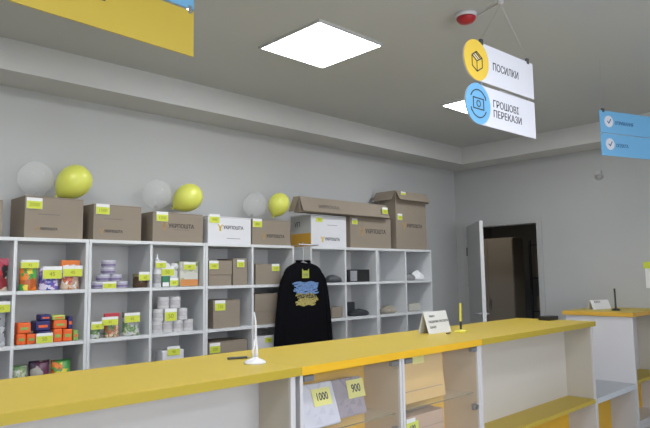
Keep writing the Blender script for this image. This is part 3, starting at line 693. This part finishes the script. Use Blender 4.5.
M_ivory = mat('ivory_lining', (.56, .52, .46), .5)
def niche(x0, x1, label, zs=None, top=CT-TH, y1=2.78, loc=YP, left=True, ys=None, bk=None):
    """counter body: sides, recessed back, yellow shelf, staff side carcase"""
    t = thing('counter_cabinet', label, 'counter', (x0, loc, 0)); W = x1-x0; zt = top-.0006; D = y1-loc; dn = YN-loc; e = .03
    for x in (0, W-e):
        MB().box(x, x+e, 0, D, 0, zt).build('side_panel', M_white, t, bevel=.002)
        MB().box(*((x-.0014, x-.0002) if x else (x+e+.0002, x+e+.0014)), .012, dn-.001, zs_+.001 if 0 else (zs or EYE-1.055)+.001, zt-.001).build('inner_lining', M_ivory, t)
    zs_ = zs or EYE-1.055
    MB().box(e, W-e, dn, dn+.018, zs_+.0005, zt).build('back_panel', bk or M_white, t)
    MB().box(e, W-e, -.002, dn+.018, zs_-.03, zs_).build('shelf', M_yel, t, bevel=.002)
    MB().box(e, W-e, dn, dn+.018, .08, zs_-.0305).build('lower_back_panel', M_yel2, t)
    MB().box(e, W-e, .03, .048, 0, .0795).build('plinth', M_white, t); MB().box(e, W-e, .048, D, .08-.02, .0795).build('bottom_board', M_white, t)
    MB().box(e, W-e, D-.018, D, .08, zt).build('staff_side_panel', M_white, t)
    return t
niche(-1.55, 1.850, 'white counter body left of the glass-fronted cabinets')
niche(3.400, 5.165, 'white counter body with open niche and yellow shelf, middle right', bk=mat('ivory_laminate', (.64, .60, .56), .5))
niche(6.075, XR-.003, 'white counter body at the right edge, taller than its neighbour', zs=EYE-1.03, top=CR-TH, y1=2.77)

# low desk between the counters
t = thing('low_desk', 'low grey-topped desk filling the gap between the two counters', 'desk', (5.168, YP, 0))
W = 6.0725-5.168; zl = EYE-1.055
MB().box(0, W, 0, .40, zl-.035, zl).build('desk_top', M_grey, t); MB().box(0, W, -.004, -.0002, zl-.042, zl+.0005).build('edge_band', M_edge, t)
MB().box(W-.03, W, .005, .39, 0, zl-.036).build('side_panel', M_white, t); MB().box(0, .022, .005, .39, 0, zl-.036).build('side_panel', M_white, t)
MB().box(.023, W-.031, .235, .25, 0, zl-.036).build('back_panel', M_yel2, t)

# glass-fronted cabinets
def vitrine(x0, x1, label):
    t = thing('glass_cabinet', label, 'cabinet', (x0, YP, 0), 0, 'glass-fronted cabinets below the counter top'); W = x1-x0; e = .02; zt = CT-TH-.0006; dn = YN+.03-YP; D = .65
    for x in (0, W-e): MB().box(x, x+e, 0, D, 0, zt).build('side_panel', M_white, t, bevel=.002)
    for x in (e+.0002, W-e-.0017): MB().box(x, x+.0015, .012, dn, .08, zt-.001).build('inner_lining', M_beige, t)
    MB().box(e, W-e, dn, dn+.018, .08, zt).build('back_panel', M_yel2, t)
    MB().box(e, W-e, D-.018, D, 0, zt).build('staff_side_panel', M_white, t); MB().box(e, W-e, .0, dn, .05, .0795).build('bottom_board', M_white, t)
    for z in (EYE-.753, EYE-1.09):
        g_o = MB().box(e+.002, W-e-.002, .035, dn-.003, z-.006, z).build('glass_shelf', M_glass, t); MB().box(e+.003, W-e-.003, .0335, .0348, z-.006, z).build('polished_edge', M_gedge, g_o)
        for x in (e+.012, W-e-.012): MB().tube([(x, .06, z-.016), (x, .06, z-.0064)], .005, 8).build('shelf_pin', M_metal, t)
    dr = MB().box(e+.002, W-e-.002, .001, .006, .082, zt-.006).build('glass_door', M_glass, t)
    for x in (e+.028, W-e-.045):
        MB().box(x-.022, x+.040, -.004, .020, zt-.034, zt-.008).build('hinge', mat('hinge_grey', (.28, .28, .29), .35, metal=.6), dr, bevel=.002)
    MB().box(W-e-.065, W-e-.03, -.006, .016, EYE-.85, EYE-.81).build('lock', mat('lock_steel', (.35, .36, .38), .3, metal=.8), dr, bevel=.004)
    MB().lathe([(.012, -.016), (.012, 0)], (W-e-.045, -.006, EYE-.83), axis='y', n=16).build('lock_cylinder', M_metal, dr)
    return t
vitrine(1.8775, 2.622, 'left glass-fronted cabinet, holding two tagged shirts in film')
vitrine(2.626, 3.3975, 'right glass-fronted cabinet, holding tan cardboard boxes')
# folded shirts in film, leaning
def leaning(u0, u1, v0, v1, y, label, m, name, tg, num, parts, cat='package', d=.035, rz=0, lean=.35, group=None, zb=EYE-.7524):
    P0 = at(u0, v1, 1, y); P1 = at(u1, v1, 1, y); W = P1.x-P0.x; H = (pz((u0+u1)/2, v0, y)-zb)/math.cos(lean)
    t = thing(name, label, cat, ((P0.x+P1.x)/2, y, zb+d*math.sin(lean)), rz, group); t.rotation_euler = (-lean, 0, rz)
    off = d*math.sin(lean) if 0 else 0
    mb = MB().box(-W/2, W/2, 0, d, 0, H); mb.build('body', m, t, bevel=min(.012, d*.3))
    parts(t, W, H)
    return t, W, H
def shirt_parts(collar, dark):
    def f(t, W, H):
        mb = MB(); line(mb, [(-W*.22, H*.98), (-W*.02, H*.72), (W*.18, H*.98)], .012, -.001)
        mb.build('collar_fold', collar, t)
        mb = MB(); rn = random.Random(3)
        for i in range(5):
            xa_, za_ = rn.uniform(-.42, .3)*W, rn.uniform(.06, .4)*H
            mb.slab([(xa_, -.0006, za_), (xa_+rn.uniform(.02, .06), -.0006, za_+rn.uniform(-.01, .01)), (xa_+rn.uniform(.0, .05), -.0006, za_+rn.uniform(.015, .04))], (0, -.0006, 0))
        mb.build('film_crease', dark, t)
    return f
def bigtag(t, x, z, W, H, num, m=M_paley):
    a = MB().box(x-W/2, x+W/2, -.0045, -.0025, z-H/2, z+H/2).build('price_tag', m, t); text('price', num, H*.62, M_ink, a, (x, -.0047, z), bold=.001, squeeze=.8)
M_sh1 = mat('white_shirt_film', (.62, .62, .72), .35, noise=.12, scale=12); M_sh2 = mat('mauve_shirt_film', (.34, .29, .34), .35, noise=.2, scale=12)
cr1 = mat('pale_fold', (.56, .56, .67), .3); cr2 = mat('dark_fold', (.28, .24, .29), .3)
t1, W1, H1 = leaning(305, 342, 387, 422, 2.20, 'white shirt in clear film with a 1000 price tag', M_sh1, 'packed_shirt', None, '', shirt_parts(cr1, cr1), 'shirt', .03, group='packed shirts in the glass cabinet')
bigtag(t1, .03, H1*.66, .125, .085, '1000')
t2, W2, H2 = leaning(338, 367.5, 380, 410, 2.26, 'mauve shirt in clear film with a 900 price tag, behind the white one', M_sh2, 'packed_shirt', None, '', shirt_parts(cr2, cr2), 'shirt', .03, lean=.25, group='packed shirts in the glass cabinet')
bigtag(t2, .055, H2*.68, .13, .095, '900')
# tan boxes on the right
def box_parts(t, W, H): pass
x0 = 2.66; 
t = thing('tan_box', 'large flat tan cardboard box leaning on the glass shelf', 'box', (2.885, 2.215, EYE-.743), 0); t.rotation_euler = (-.10, 0, 0)
MB().box(-.22, .262, 0, .08, 0, .270).build('body', M_kraft2, t, bevel=.004)
MB().box(-.20, .235, -.0012, 0, .066, .069).build('fold_seam', M_kraft, t); bigtag(t, .02, .238, .11, .045, '', M_paley)
t = thing('tan_box', 'tan cardboard box with a lime tag on the lower shelf', 'box', (2.885, 2.20, EYE-1.089), 0)
MB().box(-.21, .21, 0, .12, 0, .28).build('body', mat('ruddy_cardboard', (.50, .34, .24), .85, noise=.05, scale=8), t, bevel=.004)
MB().box(-.21, .21, -.0012, 0, .20, .203).build('fold_seam', M_kraft, t)
bigtag(t, -.10, .215, .11, .075, '600', M_lime); MB().box(-.155, -.075, -.006, -.0047, .25, .272).build('white_slip', M_paper, t)
t = thing('packed_shirt', 'yellow-tagged pack on the lower shelf of the left cabinet', 'package', (2.30, 2.22, EYE-1.089))
MB().box(-.16, .16, 0, .05, 0, .22).build('body', M_sh1, t, bevel=.01); bigtag(t, .04, .17, .12, .08, '900')

# ------------------------------------------------------------------ things on the counters
def z_at(z): return z+.0006
# white pen stand
P = at(255, 363.5, 2, CT)
t = thing('pen_stand', 'white desk pen standing in its round white base', 'pen stand', (P.x, P.y, z_at(CT)))
M_pw = mat('glossy_white_plastic', (.78, .78, .84), .25)
MB().lathe([(.052, 0), (.054, .005), (.047, .014), (.024, .022), (.012, .032), (0, .033)], n=28).build('base', M_pw, t, smooth=True)
MB().tube([(-.008, 0, .028), (-.014, 0, .06), (-.004, 0, .09), (0, 0, .115)], .0055, 8).build('holder_arm', M_pw, t, smooth=True)
MB().tube([(.008, 0, .028), (.010, 0, .07), (.004, 0, .12), (.004, 0, .20), (-.005, 0, .245)], .0095, 12, .003).build('pen', M_pw, t, smooth=True)
P = at(231, 359.5, 2, CT); Q = at(247, 358.5, 2, CT)
t = thing('ballpoint_pen', 'dark pen lying behind the white pen stand', 'pen', ((P.x+Q.x)/2, (P.y+Q.y)/2, CT+.0066)); 
d = Vector((Q.x-P.x, Q.y-P.y, 0)); d = d.normalized()*.06
MB().tube([-d, d*.7], .006, 10).build('barrel', M_dark, t); MB().tube([d*.7, d*.95], .005, 10, .001).build('tip', M_metal, t)
# yellow pen stand
P = at(461, 332, 2, CT)
t = thing('pen_stand', 'yellow desk pen with black tip upright in a yellow base', 'pen stand', (P.x, P.y, z_at(CT)))
M_py = mat('yellow_plastic', (.62, .58, .06), .35)
MB().lathe([(.044, 0), (.046, .004), (.038, .012), (.016, .018), (0, .019)], n=28).build('base', M_py, t, smooth=True)
MB().tube([(0, 0, .018), (0, 0, .075)], .0085, 12).build('grip', M_black, t); MB().tube([(0, 0, .0752), (.002, 0, .205)], .0085, 12).build('barrel', M_py, t); MB().tube([(.010, -.004, .10), (.012, -.004, .20)], .003, 8).build('pocket_clip', M_black, t)
P = at(449, 334, 2, CT); tag(MB().tube([(-.03, 0, .0045), (.03, .01, .0045)], .004, 8).build('dark_clip', M_dark, None, (P.x, P.y, z_at(CT))), 'small dark clip between the folded notice and yellow pen stand', 'clip')
# tent cards
def tent(P, rz, W, H, label, lines, z, D=.09):
    t = thing('tent_card', label, 'tent card', (P.x, P.y, z_at(z)), rz); th = .0015
    f = MB().slab([(-W/2, -D/2, 0), (W/2, -D/2, 0), (W/2, 0, H), (-W/2, 0, H)], (0, th, 0)).build('front_sheet', M_paper, t)
    MB().slab([(-W/2, D/2, 0), (W/2, D/2, 0), (W/2, .002, H), (-W/2, .002, H)], (0, th, 0)).build('rear_sheet', M_paper, t)
    a = math.atan2(D/2, H)
    for i, (tx, s) in enumerate(lines):
        q = .78-.25*i; text('lettering', tx, s, M_inkgrey, f, (-W*.38 if i else -W*.3, -D/2*(1-q)-.0012, H*q), rot=(PI/2-a, 0, 0), align='LEFT', bold=.0004)
P = at(437, 333, 2, CT)
tent(Vector((P.x+.02, P.y+.03, 0)), 0.0, .27, .150, 'white folded notice with three lines of text', [('УВАГА', .02), ('НАДАЄМО ПОСЛУГИ', .022), ('БАНКУ', .022)], CT)
P = at(598, 311, 2, CR)
tent(Vector((6.50, 2.60, 0)), -.35, .26, .095, 'small white folded card on the higher right counter', [('КАСА', .03)], CR, .08)
# card reader
P = at(548.5, 320, 2, CT)
t = thing('card_reader', 'black flat device on the counter near the doorway', 'device', (P.x, P.y, z_at(CT)), -.1)
MB().box(-.08, .08, -.05, .05, 0, .035).build('body', M_black, t, bevel=.006); MB().box(-.055, .055, -.035, .03, .0352, .037).build('top_plate', M_dark, t)
# black pen stand, right counter
P = at(616, 310.5, 2, CR)
t = thing('pen_stand', 'black pen stand on the higher right counter', 'pen stand', (P.x, P.y, z_at(CR)))
MB().lathe([(.040, 0), (.042, .006), (.034, .014), (.014, .022), (0, .023)], n=28).build('base', M_black, t, smooth=True)
MB().tube([(0, 0, .02), (-.006, 0, .22)], .009, 12).build('pen', M_black, t); MB().tube([(-.006, 0, .20), (-.03, -.01, .11), (-.048, -.02, .03), (-.045, -.02, .008)], .0035, 8).build('cord', M_dark, t)
